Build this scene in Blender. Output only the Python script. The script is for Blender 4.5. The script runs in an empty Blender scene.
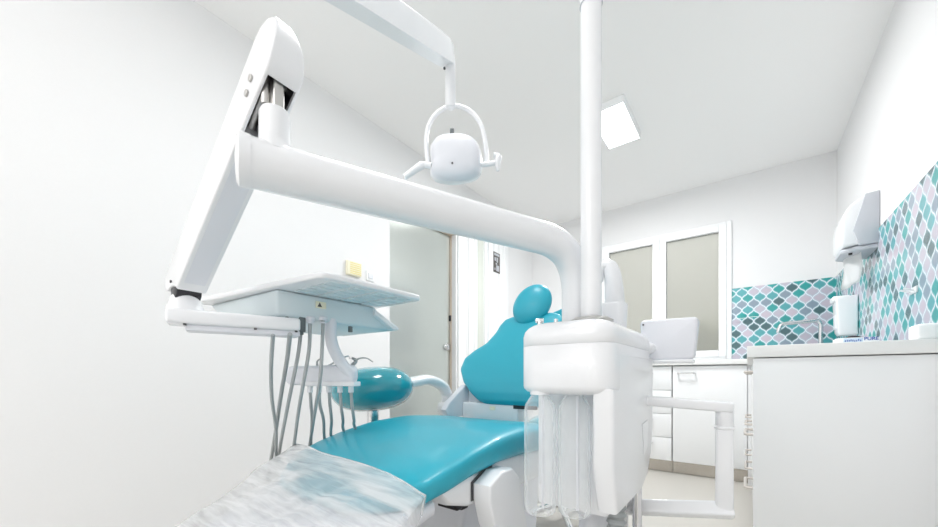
import bpy, bmesh, math, random
from mathutils import Vector, Matrix, noise
random.seed(4)
C = bpy.context.scene.collection
S = bpy.context.scene
R = math.radians
V = Vector

# ---------------------------------------------------------------- camera
TH = R(37.0)
cam = bpy.data.cameras.new('camera'); co = bpy.data.objects.new('camera', cam); C.objects.link(co)
co.location = (0, 0, 0.77); co.rotation_euler = (R(90), 0, TH)
cam.sensor_width = 36; cam.lens = 36*370/938; cam.shift_y = 113.5/938; cam.clip_start = 0.02
S.camera = co
# ---------------------------------------------------------------- world, lights, exposure
w = bpy.data.worlds.new('world'); S.world = w; w.use_nodes = True
w.node_tree.nodes['Background'].inputs[0].default_value = (0.93, 0.97, 1.0, 1)
w.node_tree.nodes['Background'].inputs[1].default_value = 0.46
def area(name, loc, rot, sx, sy, power, col=(1, 1, 1)):
    l = bpy.data.lights.new(name, 'AREA'); l.shape = 'RECTANGLE'; l.size = sx; l.size_y = sy; l.energy = power; l.color = col
    o = bpy.data.objects.new(name, l); C.objects.link(o); o.location = loc; o.rotation_euler = rot
    return o
area('panel_and_fill_light', (-0.71, 2.58, 2.435), (0, 0, 0), 0.2, 0.42, 9, (1, 1, 1))
area('panel_and_fill_light', (-0.75, 0.85, 2.435), (0, 0, 0), 0.42, 0.42, 3, (1, 1, 1))  # unseen fill added overhead to lift the left wall; no fixture there
area('panel_and_fill_light', (-0.7, -2.4, 2.435), (0, 0, 0), 1.2, 0.9, 7.5, (1, 1, 1))  # fill added behind the camera for even light, has no lamp body
area('ceiling_fill', (-0.7, -2.3, 1.2), (R(180), 0, 0), 1.4, 1.0, 13, (1, 1, 1))  # made-up upward fill behind the camera that brightens the ceiling
area('hall_fill', (-2.6, 2.1, 2.40), (0, 0, 0), 0.5, 1.2, 4, (1, 0.98, 0.95))  # added fill that brightens the frosted door glass from behind, no known lamp
S.view_settings.view_transform = 'Standard'; S.view_settings.look = 'None'
S.view_settings.gamma = 1; S.view_settings.use_curve_mapping = False
S.view_settings.exposure = 1.85
S.cycles.max_bounces = 14; S.cycles.diffuse_bounces = 8; S.cycles.transparent_max_bounces = 24
S.cycles.caustics_reflective = False; S.cycles.caustics_refractive = False

def at(px, py, d):
    """point seen at photograph pixel (px,py), d metres in front of the camera"""
    l = (px-469)/370*d
    return V((-math.sin(TH)*d + math.cos(TH)*l, math.cos(TH)*d + math.sin(TH)*l, 0.77 + (377-py)/370*d))

# ---------------------------------------------------------------- materials
def mat(name, col, rough=0.5, metal=0.0, spec=0.5, coat=0.0, bump=0.0, bscale=60, trans=0.0, emit=0.0, mottle=0.0, ior=1.5):
    m = bpy.data.materials.new(name); m.use_nodes = True
    nt = m.node_tree; b = nt.nodes['Principled BSDF']
    b.inputs['Base Color'].default_value = (*col, 1); b.inputs['Roughness'].default_value = rough
    b.inputs['Metallic'].default_value = metal; b.inputs['Specular IOR Level'].default_value = spec
    b.inputs['Coat Weight'].default_value = coat; b.inputs['Coat Roughness'].default_value = 0.08
    b.inputs['Transmission Weight'].default_value = trans; b.inputs['IOR'].default_value = ior
    if emit:
        b.inputs['Emission Color'].default_value = (*col, 1); b.inputs['Emission Strength'].default_value = emit
    tc = nt.nodes.new('ShaderNodeTexCoord'); nz = nt.nodes.new('ShaderNodeTexNoise')
    nt.links.new(tc.outputs['Object'], nz.inputs['Vector']); nz.inputs['Scale'].default_value = bscale; nz.inputs['Detail'].default_value = 4
    if bump:
        bp = nt.nodes.new('ShaderNodeBump'); bp.inputs['Strength'].default_value = bump; bp.inputs['Distance'].default_value = 0.002
        nt.links.new(nz.outputs['Fac'], bp.inputs['Height']); nt.links.new(bp.outputs['Normal'], b.inputs['Normal'])
    if mottle:
        mx = nt.nodes.new('ShaderNodeMix'); mx.data_type = 'RGBA'
        mx.inputs['A'].default_value = (*[c*(1-mottle) for c in col], 1); mx.inputs['B'].default_value = (*[min(1, c*(1+mottle)) for c in col], 1)
        nt.links.new(nz.outputs['Fac'], mx.inputs['Factor']); nt.links.new(mx.outputs['Result'], b.inputs['Base Color'])
    return m
M = {}
M['wall'] = mat('white_paint', (0.80, 0.80, 0.805), 0.75, bump=0.05, bscale=120, mottle=0.01)
M['ceil'] = mat('ceiling_paint', (0.90, 0.895, 0.89), 0.85, bump=0.05, bscale=100)
M['plastic'] = mat('white_plastic', (0.80, 0.81, 0.83), 0.28, coat=0.5, bump=0.01, bscale=40)
M['plastic2'] = mat('cool_white_plastic', (0.73, 0.745, 0.79), 0.38, bump=0.01, bscale=40)
M['under'] = mat('blue_grey_plastic', (0.64, 0.72, 0.75), 0.35, bump=0.01, bscale=40)
M['lam'] = mat('white_laminate', (0.86, 0.87, 0.88), 0.3, bump=0.02, bscale=80)
M['top'] = mat('worktop_laminate', (0.84, 0.84, 0.83), 0.35, mottle=0.02, bscale=200)
M['gap'] = mat('dark_gap', (0.08, 0.08, 0.085), 0.6, mottle=0.1)
M['black'] = mat('black_plastic', (0.02, 0.02, 0.025), 0.35, mottle=0.1)
M['chrome'] = mat('chrome', (0.75, 0.75, 0.76), 0.15, metal=1, mottle=0.03)
M['steel'] = mat('brushed_steel', (0.55, 0.54, 0.52), 0.35, metal=1, mottle=0.06, bscale=30)
M['kick'] = mat('plinth_metal', (0.55, 0.51, 0.46), 0.2, metal=0.85, mottle=0.05, bscale=20)
M['handle'] = mat('satin_handle', (0.60, 0.56, 0.52), 0.35, metal=0.5, mottle=0.04)
M['teal'] = mat('teal_upholstery', (0.012, 0.35, 0.46), 0.40, coat=0.15, bump=0.06, bscale=300, mottle=0.03)
M['teal2'] = mat('glossy_teal_vinyl', (0.008, 0.29, 0.36), 0.14, coat=0.6, bump=0.03, bscale=20, mottle=0.05)
M['hose'] = mat('grey_hose', (0.36, 0.385, 0.39), 0.45, mottle=0.05)
M['hosedark'] = mat('dark_grey_connector', (0.14, 0.16, 0.165), 0.45, mottle=0.1)
M['frame'] = mat('window_frame_pvc', (0.88, 0.89, 0.90), 0.3, bump=0.01)
M['beige'] = mat('beige_jamb', (0.72, 0.62, 0.52), 0.6, mottle=0.04)
M['floor'] = mat('speckled_vinyl', (0.56, 0.54, 0.50), 0.35, mottle=0.05, bscale=250)
M['hallfloor'] = mat('hall_floor', (0.5, 0.49, 0.46), 0.5, mottle=0.05)
M['led'] = mat('led_diffuser', (0.93, 0.97, 1.0), 0.4, emit=1.6)
M['palegreen'] = mat('pale_green_glass', (0.68, 0.71, 0.65), 0.08, mottle=0.02)
M['cream'] = mat('cream_plastic', (0.84, 0.80, 0.62), 0.4, mottle=0.02)
M['yellow'] = mat('yellow_label', (0.75, 0.66, 0.30), 0.5, mottle=0.04)
M['print'] = mat('dark_print', (0.10, 0.09, 0.085), 0.5, mottle=0.15)
M['paper'] = mat('white_paper', (0.93, 0.93, 0.93), 0.8, bump=0.1)
M['greyp'] = mat('grey_plastic', (0.50, 0.52, 0.56), 0.35, mottle=0.02)
M['blue'] = mat('blue_print', (0.06, 0.13, 0.42), 0.5, mottle=0.05)
M['boxblue'] = mat('pale_blue_card', (0.62, 0.74, 0.86), 0.5, mottle=0.04)
M['grout'] = mat('base_grey', (0.55, 0.56, 0.57), 0.5, mottle=0.02)
M['extwall'] = mat('outside_render', (0.85, 0.83, 0.76), 0.9, mottle=0.05, bscale=6)
M['extgreen'] = mat('outside_hedge', (0.50, 0.50, 0.36), 0.9, mottle=0.3, bscale=8)

def frosted(name, col, rough, mixd):
    m = bpy.data.materials.new(name); m.use_nodes = True; nt = m.node_tree
    b = nt.nodes['Principled BSDF']; b.inputs['Base Color'].default_value = (*col, 1)
    b.inputs['Transmission Weight'].default_value = 1-mixd; b.inputs['Roughness'].default_value = rough; b.inputs['IOR'].default_value = 1.25
    nz = nt.nodes.new('ShaderNodeTexNoise'); nz.inputs['Scale'].default_value = 90
    bp = nt.nodes.new('ShaderNodeBump'); bp.inputs['Strength'].default_value = 0.03
    nt.links.new(nz.outputs['Fac'], bp.inputs['Height']); nt.links.new(bp.outputs['Normal'], b.inputs['Normal'])
    return m
M['frost'] = frosted('frosted_glass', (0.80, 0.86, 0.83), 0.30, 0.25)
M['winfrost'] = frosted('frosted_window_glass', (0.80, 0.80, 0.76), 0.45, 0.3)

def film(name, lo, hi, scale, rough, stretch=(1, 1, 1), col=(0.9, 0.92, 0.93), bumpd=0.01, rotz=0.0, dist=1.2):
    """clear plastic that lets light through, whiter where it is creased"""
    m = bpy.data.materials.new(name); m.use_nodes = True; nt = m.node_tree; N = nt.nodes; L = nt.links
    b = N['Principled BSDF']; out = N['Material Output']
    b.inputs['Base Color'].default_value = (*col, 1); b.inputs['Roughness'].default_value = rough
    tr = N.new('ShaderNodeBsdfTransparent'); mx = N.new('ShaderNodeMixShader')
    tc = N.new('ShaderNodeTexCoord'); mp = N.new('ShaderNodeMapping'); mp.inputs['Scale'].default_value = stretch
    nz = N.new('ShaderNodeTexNoise'); nz.inputs['Scale'].default_value = scale; nz.inputs['Detail'].default_value = 5; nz.inputs['Distortion'].default_value = dist
    mr = N.new('ShaderNodeMapRange'); mr.inputs['From Min'].default_value = 0.38; mr.inputs['From Max'].default_value = 0.66
    mr.inputs['To Min'].default_value = lo; mr.inputs['To Max'].default_value = hi
    lw = N.new('ShaderNodeLayerWeight'); lw.inputs['Blend'].default_value = 0.25
    ad = N.new('ShaderNodeMath'); ad.operation = 'ADD'; ad.use_clamp = True
    ml = N.new('ShaderNodeMath'); ml.operation = 'MULTIPLY'; ml.inputs[1].default_value = 0.6
    mp.inputs['Rotation'].default_value = (0, 0, rotz)
    L.new(tc.outputs['Object'], mp.inputs['Vector']); L.new(mp.outputs['Vector'], nz.inputs['Vector'])
    L.new(nz.outputs['Fac'], mr.inputs['Value']); L.new(lw.outputs['Facing'], ml.inputs[0])
    L.new(mr.outputs['Result'], ad.inputs[0]); L.new(ml.outputs[0], ad.inputs[1])
    bp = N.new('ShaderNodeBump'); bp.inputs['Distance'].default_value = bumpd; bp.inputs['Strength'].default_value = 0.6
    L.new(nz.outputs['Fac'], bp.inputs['Height']); L.new(bp.outputs['Normal'], b.inputs['Normal'])
    L.new(ad.outputs[0], mx.inputs['Fac']); L.new(tr.outputs[0], mx.inputs[1]); L.new(b.outputs[0], mx.inputs[2])
    L.new(mx.outputs[0], out.inputs['Surface'])
    return m
M['film'] = film('clear_plastic_film', 0.26, 0.66, 17, 0.22, (0.35, 3.6, 1), (0.68, 0.69, 0.70), 0.006, -0.75, 0.35)
M['bottle'] = film('clear_bottle_plastic', 0.10, 0.22, 5, 0.06, (1, 1, 0.3), (0.92, 0.95, 0.96), 0.002)

def tiles(name, axis):
    """ogee mosaic on a 0.08 x 0.1 m lattice"""
    m = bpy.data.materials.new(name); m.use_nodes = True; nt = m.node_tree; N = nt.nodes; L = nt.links
    b = N['Principled BSDF']
    tc = N.new('ShaderNodeTexCoord'); sx = N.new('ShaderNodeSeparateXYZ'); L.new(tc.outputs['Object'], sx.inputs[0])
    def math_(op, a, bb=None):
        n = N.new('ShaderNodeMath'); n.operation = op
        for i, v in enumerate((a, bb)):
            if v is None: continue
            if isinstance(v, (int, float)): n.inputs[i].default_value = v
            else: L.new(v, n.inputs[i])
        return n.outputs[0]
    u = math_('DIVIDE', sx.outputs[axis], 0.0805); v = math_('DIVIDE', sx.outputs['Z'], 0.099)
    p = math_('ADD', u, v); q = math_('SUBTRACT', v, u)
    k = -0.05
    p2 = math_('ADD', p, math_('MULTIPLY', math_('SINE', math_('MULTIPLY', q, 2*math.pi)), k))
    q2 = math_('ADD', q, math_('MULTIPLY', math_('SINE', math_('MULTIPLY', p, 2*math.pi)), k))
    cb = N.new('ShaderNodeCombineXYZ'); L.new(math_('FLOOR', p2), cb.inputs[0]); L.new(math_('FLOOR', q2), cb.inputs[1])
    wn = N.new('ShaderNodeTexWhiteNoise'); wn.noise_dimensions = '2D'; L.new(cb.outputs[0], wn.inputs['Vector'])
    cr = N.new('ShaderNodeValToRGB'); cr.color_ramp.interpolation = 'CONSTANT'
    cols = [(0.0, (0.035, 0.33, 0.32)), (0.24, (0.50, 0.47, 0.55)), (0.40, (0.24, 0.31, 0.38)), (0.54, (0.09, 0.36, 0.39)), (0.72, (0.07, 0.14, 0.155)), (0.88, (0.55, 0.49, 0.57))]
    e = cr.color_ramp.elements
    e[0].position = 0; e[0].color = (*cols[0][1], 1); e[1].position = cols[1][0]; e[1].color = (*cols[1][1], 1)
    for pos, c in cols[2:]:
        n_ = e.new(pos); n_.color = (*c, 1)
    L.new(wn.outputs['Value'], cr.inputs[0])
    def edge(x):
        f = math_('FRACT', x); return math_('MINIMUM', f, math_('SUBTRACT', 1.0, f))
    d = math_('MINIMUM', edge(p2), edge(q2))
    g = N.new('ShaderNodeMapRange'); L.new(d, g.inputs['Value']); g.inputs['From Min'].default_value = 0.025; g.inputs['From Max'].default_value = 0.055
    g2 = N.new('ShaderNodeMapRange'); L.new(d, g2.inputs['Value']); g2.inputs['From Min'].default_value = 0.06; g2.inputs['From Max'].default_value = 0.17; g2.inputs['To Min'].default_value = 0.5; g2.inputs['To Max'].default_value = 1
    m2 = N.new('ShaderNodeMix'); m2.data_type = 'RGBA'; m2.inputs['A'].default_value = (0.45, 0.68, 0.74, 1)
    L.new(g2.outputs['Result'], m2.inputs['Factor']); L.new(cr.outputs['Color'], m2.inputs['B'])
    mx = N.new('ShaderNodeMix'); mx.data_type = 'RGBA'; mx.inputs['A'].default_value = (0.80, 0.82, 0.88, 1)
    L.new(g.outputs['Result'], mx.inputs['Factor']); L.new(m2.outputs['Result'], mx.inputs['B'])
    L.new(mx.outputs['Result'], b.inputs['Base Color']); b.inputs['Roughness'].default_value = 0.18
    bp = N.new('ShaderNodeBump'); bp.inputs['Strength'].default_value = 0.3; bp.inputs['Distance'].default_value = 0.001
    L.new(g.outputs['Result'], bp.inputs['Height']); L.new(bp.outputs['Normal'], b.inputs['Normal'])
    return m
M['tiles_x'] = tiles('ogee_mosaic_back', 'X'); M['tiles_y'] = tiles('ogee_mosaic_side', 'Y')

# ---------------------------------------------------------------- mesh helpers
def bm_new(): return bmesh.new()
def box(bm, x0, x1, y0, y1, z0, z1, r=0.0, seg=3, mtx=None):
    b2 = bmesh.new(); bmesh.ops.create_cube(b2, size=1)
    bmesh.ops.scale(b2, vec=(x1-x0, y1-y0, z1-z0), verts=b2.verts)
    if r > 0: bmesh.ops.bevel(b2, geom=b2.edges[:], offset=r, segments=seg, profile=0.5, affect='EDGES', clamp_overlap=True)
    bmesh.ops.translate(b2, vec=((x0+x1)/2, (y0+y1)/2, (z0+z1)/2), verts=b2.verts)
    if mtx: bmesh.ops.transform(b2, matrix=mtx, verts=b2.verts)
    merge(bm, b2); return bm
def merge(bm, b2):
    me = bpy.data.meshes.new('tmp'); b2.to_mesh(me); b2.free(); bm.from_mesh(me); bpy.data.meshes.remove(me)
def prism(bm, pts, axis, a0, a1, r=0.0, seg=3, corner=None, mtx=None, only=None):
    """polygon in the plane across axis ('X': (y,z), 'Y': (x,z), 'Z': (x,y)), extruded from a0 to a1"""
    b2 = bmesh.new()
    def P(p, a): return {'X': (a, p[0], p[1]), 'Y': (p[0], a, p[1]), 'Z': (p[0], p[1], a)}[axis]
    lo = [b2.verts.new(P(p, a0)) for p in pts]; hi = [b2.verts.new(P(p, a1)) for p in pts]
    n = len(pts); side = []
    for i in range(n):
        f = b2.faces.new((lo[i], lo[(i+1) % n], hi[(i+1) % n], hi[i])); 
        side.append(b2.edges.get((lo[i], hi[i])))
    b2.faces.new(lo[::-1]); b2.faces.new(hi)
    bmesh.ops.recalc_face_normals(b2, faces=b2.faces)
    if corner: bmesh.ops.bevel(b2, geom=side, offset=corner, segments=6, profile=0.5, affect='EDGES', clamp_overlap=True)
    if r > 0:
        ax = 'XYZ'.index(axis)
        es = [e for e in b2.edges if abs(e.verts[0].co[ax]-e.verts[1].co[ax]) < 1e-6 and (only is None or abs(e.verts[0].co[ax]-only) < 1e-6)]
        bmesh.ops.bevel(b2, geom=es, offset=r, segments=seg, profile=0.5, affect='EDGES', clamp_overlap=True)
    if len(pts) > 10: bmesh.ops.triangulate(b2, faces=[f for f in b2.faces if len(f.verts) > 4], ngon_method='EAR_CLIP')
    if mtx: bmesh.ops.transform(b2, matrix=mtx, verts=b2.verts)
    merge(bm, b2); return bm
def smooth_path(pts, n=8):
    """Catmull-Rom through the points; each point may carry a radius"""
    out = []
    P = [V(p) for p in pts]
    for i in range(len(P)-1):
        p0 = P[max(i-1, 0)]; p1 = P[i]; p2 = P[i+1]; p3 = P[min(i+2, len(P)-1)]
        for k in range(n):
            t = k/n
            out.append(0.5*((2*p1)+(p2-p0)*t+(2*p0-5*p1+4*p2-p3)*t*t+(3*p1-p0-3*p2+p3)*t**3))
    out.append(P[-1]); return out
def fillet(pts, rads, n=8):
    out = [V(pts[0])]
    for i in range(1, len(pts)-1):
        a, b, c = V(pts[i-1]), V(pts[i]), V(pts[i+1]); r = rads[i-1]
        u = (a-b).normalized(); v = (c-b).normalized()
        s = b+u*r; e = b+v*r
        for k in range(n+1):
            t = k/n; out.append((1-t)**2*s + 2*t*(1-t)*b + t*t*e)
    out.append(V(pts[-1])); return out
def tube(bm, path, rad, n=16, caps=True, shape=None, up=None):
    """sweep; rad a number, a list, or (with shape) a scale; shape: list of (a,b) section points"""
    P = [V(p) for p in path]; m = len(P)
    rr = rad if isinstance(rad, (list, tuple)) else [rad]*m
    T = [(P[min(i+1, m-1)]-P[max(i-1, 0)]).normalized() for i in range(m)]
    nrm = V(up) if up else (V((0, 0, 1)) if abs(T[0].z) < 0.9 else V((0, 1, 0)))
    sec = shape or [(math.cos(2*math.pi*k/n), math.sin(2*math.pi*k/n)) for k in range(n)]
    rings = []
    for i in range(m):
        nn = nrm - T[i]*nrm.dot(T[i])
        if nn.length < 1e-5: nn = T[i].orthogonal()
        nn.normalize()
        if not up: nrm = nn
        bb = T[i].cross(nn)
        rings.append([bm.verts.new(P[i]+(bb*a+nn*b)*rr[i]) for a, b in sec])
    k = len(sec)
    for i in range(m-1):
        for j in range(k):
            bm.faces.new((rings[i][j], rings[i][(j+1) % k], rings[i+1][(j+1) % k], rings[i+1][j]))
    if caps: bm.faces.new(rings[0][::-1]); bm.faces.new(rings[-1])
    return bm
def lathe(bm, prof, origin=(0, 0, 0), axis=(0, 0, 1), n=24):
    """prof: (radius, height) pairs"""
    o = V(origin); q = V((0, 0, 1)).rotation_difference(V(axis).normalized())
    rings = []
    for r, h in prof:
        if r < 1e-5: rings.append([bm.verts.new(o+q @ V((0, 0, h)))])
        else: rings.append([bm.verts.new(o+q @ V((r*math.cos(2*math.pi*k/n), r*math.sin(2*math.pi*k/n), h))) for k in range(n)])
    for a, b in zip(rings, rings[1:]):
        for j in range(n):
            if len(a) == 1 and len(b) == 1: continue
            if len(a) == 1: bm.faces.new((a[0], b[(j+1) % n], b[j]))
            elif len(b) == 1: bm.faces.new((a[j], a[(j+1) % n], b[0]))
            else: bm.faces.new((a[j], a[(j+1) % n], b[(j+1) % n], b[j]))
    if len(rings[0]) > 1: bm.faces.new(rings[0][::-1])
    if len(rings[-1]) > 1: bm.faces.new(rings[-1])
    return bm
def loft(bm, rings):
    rs = [[bm.verts.new(p) for p in r] for r in rings]; n = len(rs[0])
    for a, b in zip(rs, rs[1:]):
        for j in range(n): bm.faces.new((a[j], a[(j+1) % n], b[(j+1) % n], b[j]))
    bm.faces.new(rs[0][::-1]); bm.faces.new(rs[-1]); return bm
def superell(hw, ht, e=4, n=40):
    out = []
    for k in range(n):
        t = 2*math.pi*k/n; c, s = math.cos(t), math.sin(t)
        out.append((hw*math.copysign(abs(c)**(2/e), c), ht*math.copysign(abs(s)**(2/e), s)))
    return out
def cyl(bm, a, b, r, n=16, bev=0.0):
    a, b = V(a), V(b); h = (b-a).length
    prof = [(r, 0), (r, h)] if not bev else [(r-bev, 0), (r-bev*0.3, bev*0.3), (r, bev), (r, h-bev), (r-bev*0.3, h-bev*0.3), (r-bev, h)]
    return lathe(bm, prof, a, b-a, n)
def interp(xs, ys, x):
    if x <= xs[0]: return ys[0]
    for i in range(len(xs)-1):
        if x <= xs[i+1]:
            t = (x-xs[i])/(xs[i+1]-xs[i]); t = t
            return ys[i]+(ys[i+1]-ys[i])*t
    return ys[-1]

# ---------------------------------------------------------------- object helpers
def wloc(p):
    v = V((0, 0, 0))
    while p is not None: v += p.location; p = p.parent
    return v
def obj(name, bm, m, parent=None, label=None, ang=40, sub=0):
    me = bpy.data.meshes.new(name)
    bmesh.ops.recalc_face_normals(bm, faces=bm.faces)
    if parent is not None: bmesh.ops.translate(bm, vec=-wloc(parent), verts=bm.verts)
    bm.to_mesh(me); bm.free()
    for p in me.polygons: p.use_smooth = True
    me.set_sharp_from_angle(angle=R(ang)); me.materials.append(m)
    o = bpy.data.objects.new(name, me); C.objects.link(o)
    if parent is not None: o.parent = parent
    if label: o['label'] = label
    if sub:
        md = o.modifiers.new('subdivision', 'SUBSURF'); md.levels = sub; md.render_levels = sub
    return o
def thing(name, label, cat, loc=(0, 0, 0), group=None):
    o = bpy.data.objects.new(name, None); C.objects.link(o); o.location = loc; o.empty_display_size = 0.05
    o['label'] = label; o['category'] = cat
    if group: o['group'] = group
    return o
def tag(o, label, cat, group=None):
    o['label'] = label; o['category'] = cat
    if group: o['group'] = group
    return o
def struct(name, bm, m, parent=None, ang=40):
    o = obj(name, bm, m, parent, ang=ang)
    if parent is None: o['kind'] = 'structure'
    return o

# ================================================================ ROOM
XL, XR, YB, YF, ZC = -2.022, 0.54, 3.92, -4.2, 2.49
DY0, DY1, DZ = 1.752, 2.51, 2.02        # doorway in the left wall
struct('floor', box(bm_new(), XL-1.3, XR+0.12, YF, YB+0.2, -0.1, 0), M['floor'])
struct('ceiling', box(bm_new(), XL-0.12, XR+0.12, YF, YB+0.2, ZC, ZC+0.1), M['ceil'])
struct('wall_front', box(bm_new(), XL-0.1, XR+0.12, YF-0.1, YF, 0, ZC), M['wall'])
struct('wall_right', box(bm_new(), XR, XR+0.12, YF, YB+0.2, 0, ZC), M['wall'])
b = bm_new(); box(b, XL-0.1, XL, YF, DY0, 0, ZC); box(b, XL-0.1, XL, DY1, YB, 0, ZC); box(b, XL-0.1, XL, DY0, DY1, DZ, ZC)
struct('wall_left', b, M['wall'])
WX0, WX1, WZ0, WZ1 = -1.22, -0.12, 0.935, 2.11
b = bm_new()
box(b, XL-0.1, WX0, YB, YB+0.2, 0, ZC); box(b, WX1, XR, YB, YB+0.2, 0, ZC); box(b, WX0, WX1, YB, YB+0.2, 0, WZ0); box(b, WX0, WX1, YB, YB+0.2, WZ1, ZC)
struct('wall_back', b, M['wall'])
# mosaic splashbacks
struct('trim_1', box(bm_new(), WX1+0.005, XR, YB-0.006, YB+0.002, 0.90, 1.53), M['tiles_x'])
struct('trim_2', box(bm_new(), XR-0.006, XR+0.002, 1.2, YB-0.006, 0.90, 1.53), M['tiles_y'])
# window
wn = obj('window_1', prism(bm_new(), [(WX0-0.01, WZ0), (WX1+0.01, WZ0), (WX1+0.01, WZ0+0.004), (WX0-0.01, WZ0+0.004)], 'Y', YB-0.01, YB+0.05), M['frame']); wn['kind'] = 'structure'
b = bm_new()
def ring(b, x0, x1, z0, z1, t, y0, y1, r=0.006, bot=None):
    bt = bot or t
    box(b, x0, x0+t, y0, y1, z0, z1, r); box(b, x1-t, x1, y0, y1, z0, z1, r)
    box(b, x0+t, x1-t, y0, y1, z0, z0+bt, r); box(b, x0+t, x1-t, y0, y1, z1-t, z1, r)
ring(b, WX0-0.01, WX1+0.01, WZ0-0.01, WZ1+0.01, 0.04, YB-0.022, YB+0.06); obj('window_frame', b, M['frame'], wn)
for x0, x1 in ((WX0+0.025, -0.672), (-0.672, WX1-0.025)):
    b = bm_new(); ring(b, x0+0.001, x1-0.001, WZ0+0.012, WZ1-0.012, 0.058, YB-0.035, YB+0.03)
    s = obj('window_sash', b, M['frame'], wn)
    obj('window_pane', box(bm_new(), x0+0.05, x1-0.05, YB+0.004, YB+0.012, WZ0+0.05, WZ1-0.05), M['winfrost'], s)
    b = bm_new(); ring(b, x0+0.056, x1-0.056, WZ0+0.067, WZ1-0.067, 0.004, YB-0.002, YB+0.004, 0); obj('window_gasket', b, M['gap'], s)
b = bm_new(); box(b, -0.70, -0.68, YB-0.055, YB-0.035, 1.42, 1.56, 0.006); obj('window_handle', b, M['frame'], wn)
struct('exterior_wall', box(bm_new(), -3.2, 0.9, 5.1, 5.2, -0.1, 3.0), M['extwall'])
b = bm_new()
for i in range(60):
    x = -1.0+random.random()*1.6; z = 0.2+random.random()*1.05; r = 0.12+random.random()*0.1
    bmesh.ops.create_icosphere(b, subdivisions=1, radius=r, matrix=Matrix.Translation((x, 4.5+random.random()*0.12, z)))
h = obj('hedge', b, M['extgreen'], ang=180); h['kind'] = 'stuff'
h['label'] = 'dull green hedge seen blurred through the frosted window'; h['category'] = 'hedge'

# frosted door, jambs and the hall behind it
d = obj('door_1', box(bm_new(), XL-0.085, XL-0.075, DY0+0.005, DY1-0.012, 0.01, DZ-0.01), M['frost']); d['kind'] = 'structure'
b = bm_new(); cyl(b, (XL-0.075, 2.428, 1.03), (XL-0.045, 2.428, 1.03), 0.026, 20, 0.004); cyl(b, (XL-0.045, 2.428, 1.03), (XL-0.03, 2.428, 1.03), 0.018, 20, 0.003)
box(b, XL-0.075, XL-0.06, 2.445, 2.49, 1.0, 1.06, 0.004); obj('door_handle', b, M['chrome'], d)
b = bm_new(); box(b, XL-0.075, XL-0.055, 2.485, 2.498, 1.26, 1.31, 0.003); obj('door_latch', b, M['black'], d)
b = bm_new(); box(b, XL-0.1, XL-0.05, DY1-0.012, DY1, 0, DZ, 0.002); box(b, XL-0.1, XL-0.02, DY0, DY1-0.012, DZ-0.012, DZ, 0.002)
struct('trim_3', b, M['beige'])
b = bm_new(); box(b, XL-0.05, XL, DY1-0.012, DY1, 0, DZ, 0.002); box(b, XL, XL+0.02, DY1+0.0, DY1+0.10, 0, DZ+0.03, 0.004); box(b, XL+0.0, XL+0.02, DY0, DY1+0.0, DZ, DZ+0.03, 0.004)
struct('trim_4', b, M['frame'])
struct('hall_wall', box(bm_new(), XL-1.3, XL-1.2, -0.2, YB+0.2, 0, ZC), M['wall'])
struct('hall_ceiling', box(bm_new(), XL-1.3, XL-0.12, -0.2, YB+0.2, ZC, ZC+0.1), M['ceil'])
hd = obj('door_2', box(bm_new(), XL-1.2, XL-1.16, 2.45, 3.25, 0, 2.0, 0.004), M['lam']); hd['kind'] = 'structure'
b = bm_new()
for y0, y1 in ((2.53, 2.82), (2.88, 3.17)):
    for z0, z1 in ((0.2, 0.95), (1.05, 1.85)): ring(b, 0, 0, 0, 0, 0, 0, 0) if False else box(b, XL-1.16, XL-1.15, y0, y1, z0, z1, 0.004)
obj('door_panel', b, M['greyp'], hd)
# folding pleated door beside it, with a narrow glazed strip
fd = obj('door_3', box(bm_new(), XL, XL+0.012, 2.668, 3.356, 0, 2.17, 0.002), M['frame']); fd['kind'] = 'structure'
obj('door_pane', box(bm_new(), XL+0.012, XL+0.016, 2.80, 2.893, 0.05, 2.10, 0.001), M['palegreen'], fd)
for y in (2.752, 2.918):
    obj('door_stile', box(bm_new(), XL+0.012, XL+0.03, y-0.018, y+0.018, 0, 2.17, 0.004), M['frame'], fd)
for k in range(4):
    y = 2.965+k*0.0865
    obj('door_slat', box(bm_new(), XL+0.012, XL+0.034, y, y+0.077, 0, 2.17, 0.005), M['frame'], fd)
ws = thing('wall_sign', 'small dark framed sign with pale pictograms on white folding door', 'sign', (XL+0.036, 3.085, 1.85))
obj('sign_board', box(bm_new(), XL+0.0345, XL+0.038, 3.033, 3.148, 1.802, 2.0, 0.001), M['print'], ws)
b = bm_new()
for (y0, y1, z0, z1) in ((3.043, 3.137, 1.967, 1.99), (3.049, 3.075, 1.914, 1.948), (3.085, 3.111, 1.904, 1.953), (3.07, 3.096, 1.88, 1.896), (3.049, 3.064, 1.823, 1.844), (3.08, 3.132, 1.818, 1.875)):
    box(b, XL+0.0375, XL+0.039, y0, y1, z0, z1)
obj('sign_print', b, M['greyp'], ws)
# things on the left wall
tm = thing('thermostat', 'small cream box with yellow striped front on the left wall', 'thermostat', (XL, 1.438, 1.468))
obj('housing', box(bm_new(), XL, XL+0.025, 1.391, 1.496, 1.416, 1.505, 0.004), M['cream'], tm)
b = bm_new()
for k in range(6): box(b, XL+0.025, XL+0.0265, 1.409, 1.49, 1.424+k*0.013, 1.431+k*0.013)
obj('stripe_label', b, M['yellow'], tm)
sw = thing('light_switch', 'white light switch beside the small cream box on the left wall', 'light switch', (XL, 1.573, 1.447))
obj('switch_plate', box(bm_new(), XL, XL+0.008, 1.547, 1.61, 1.411, 1.478, 0.003), M['frame'], sw)
obj('rocker', box(bm_new(), XL+0.008, XL+0.014, 1.56, 1.597, 1.426, 1.465, 0.002), M['plastic2'], sw)
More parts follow.
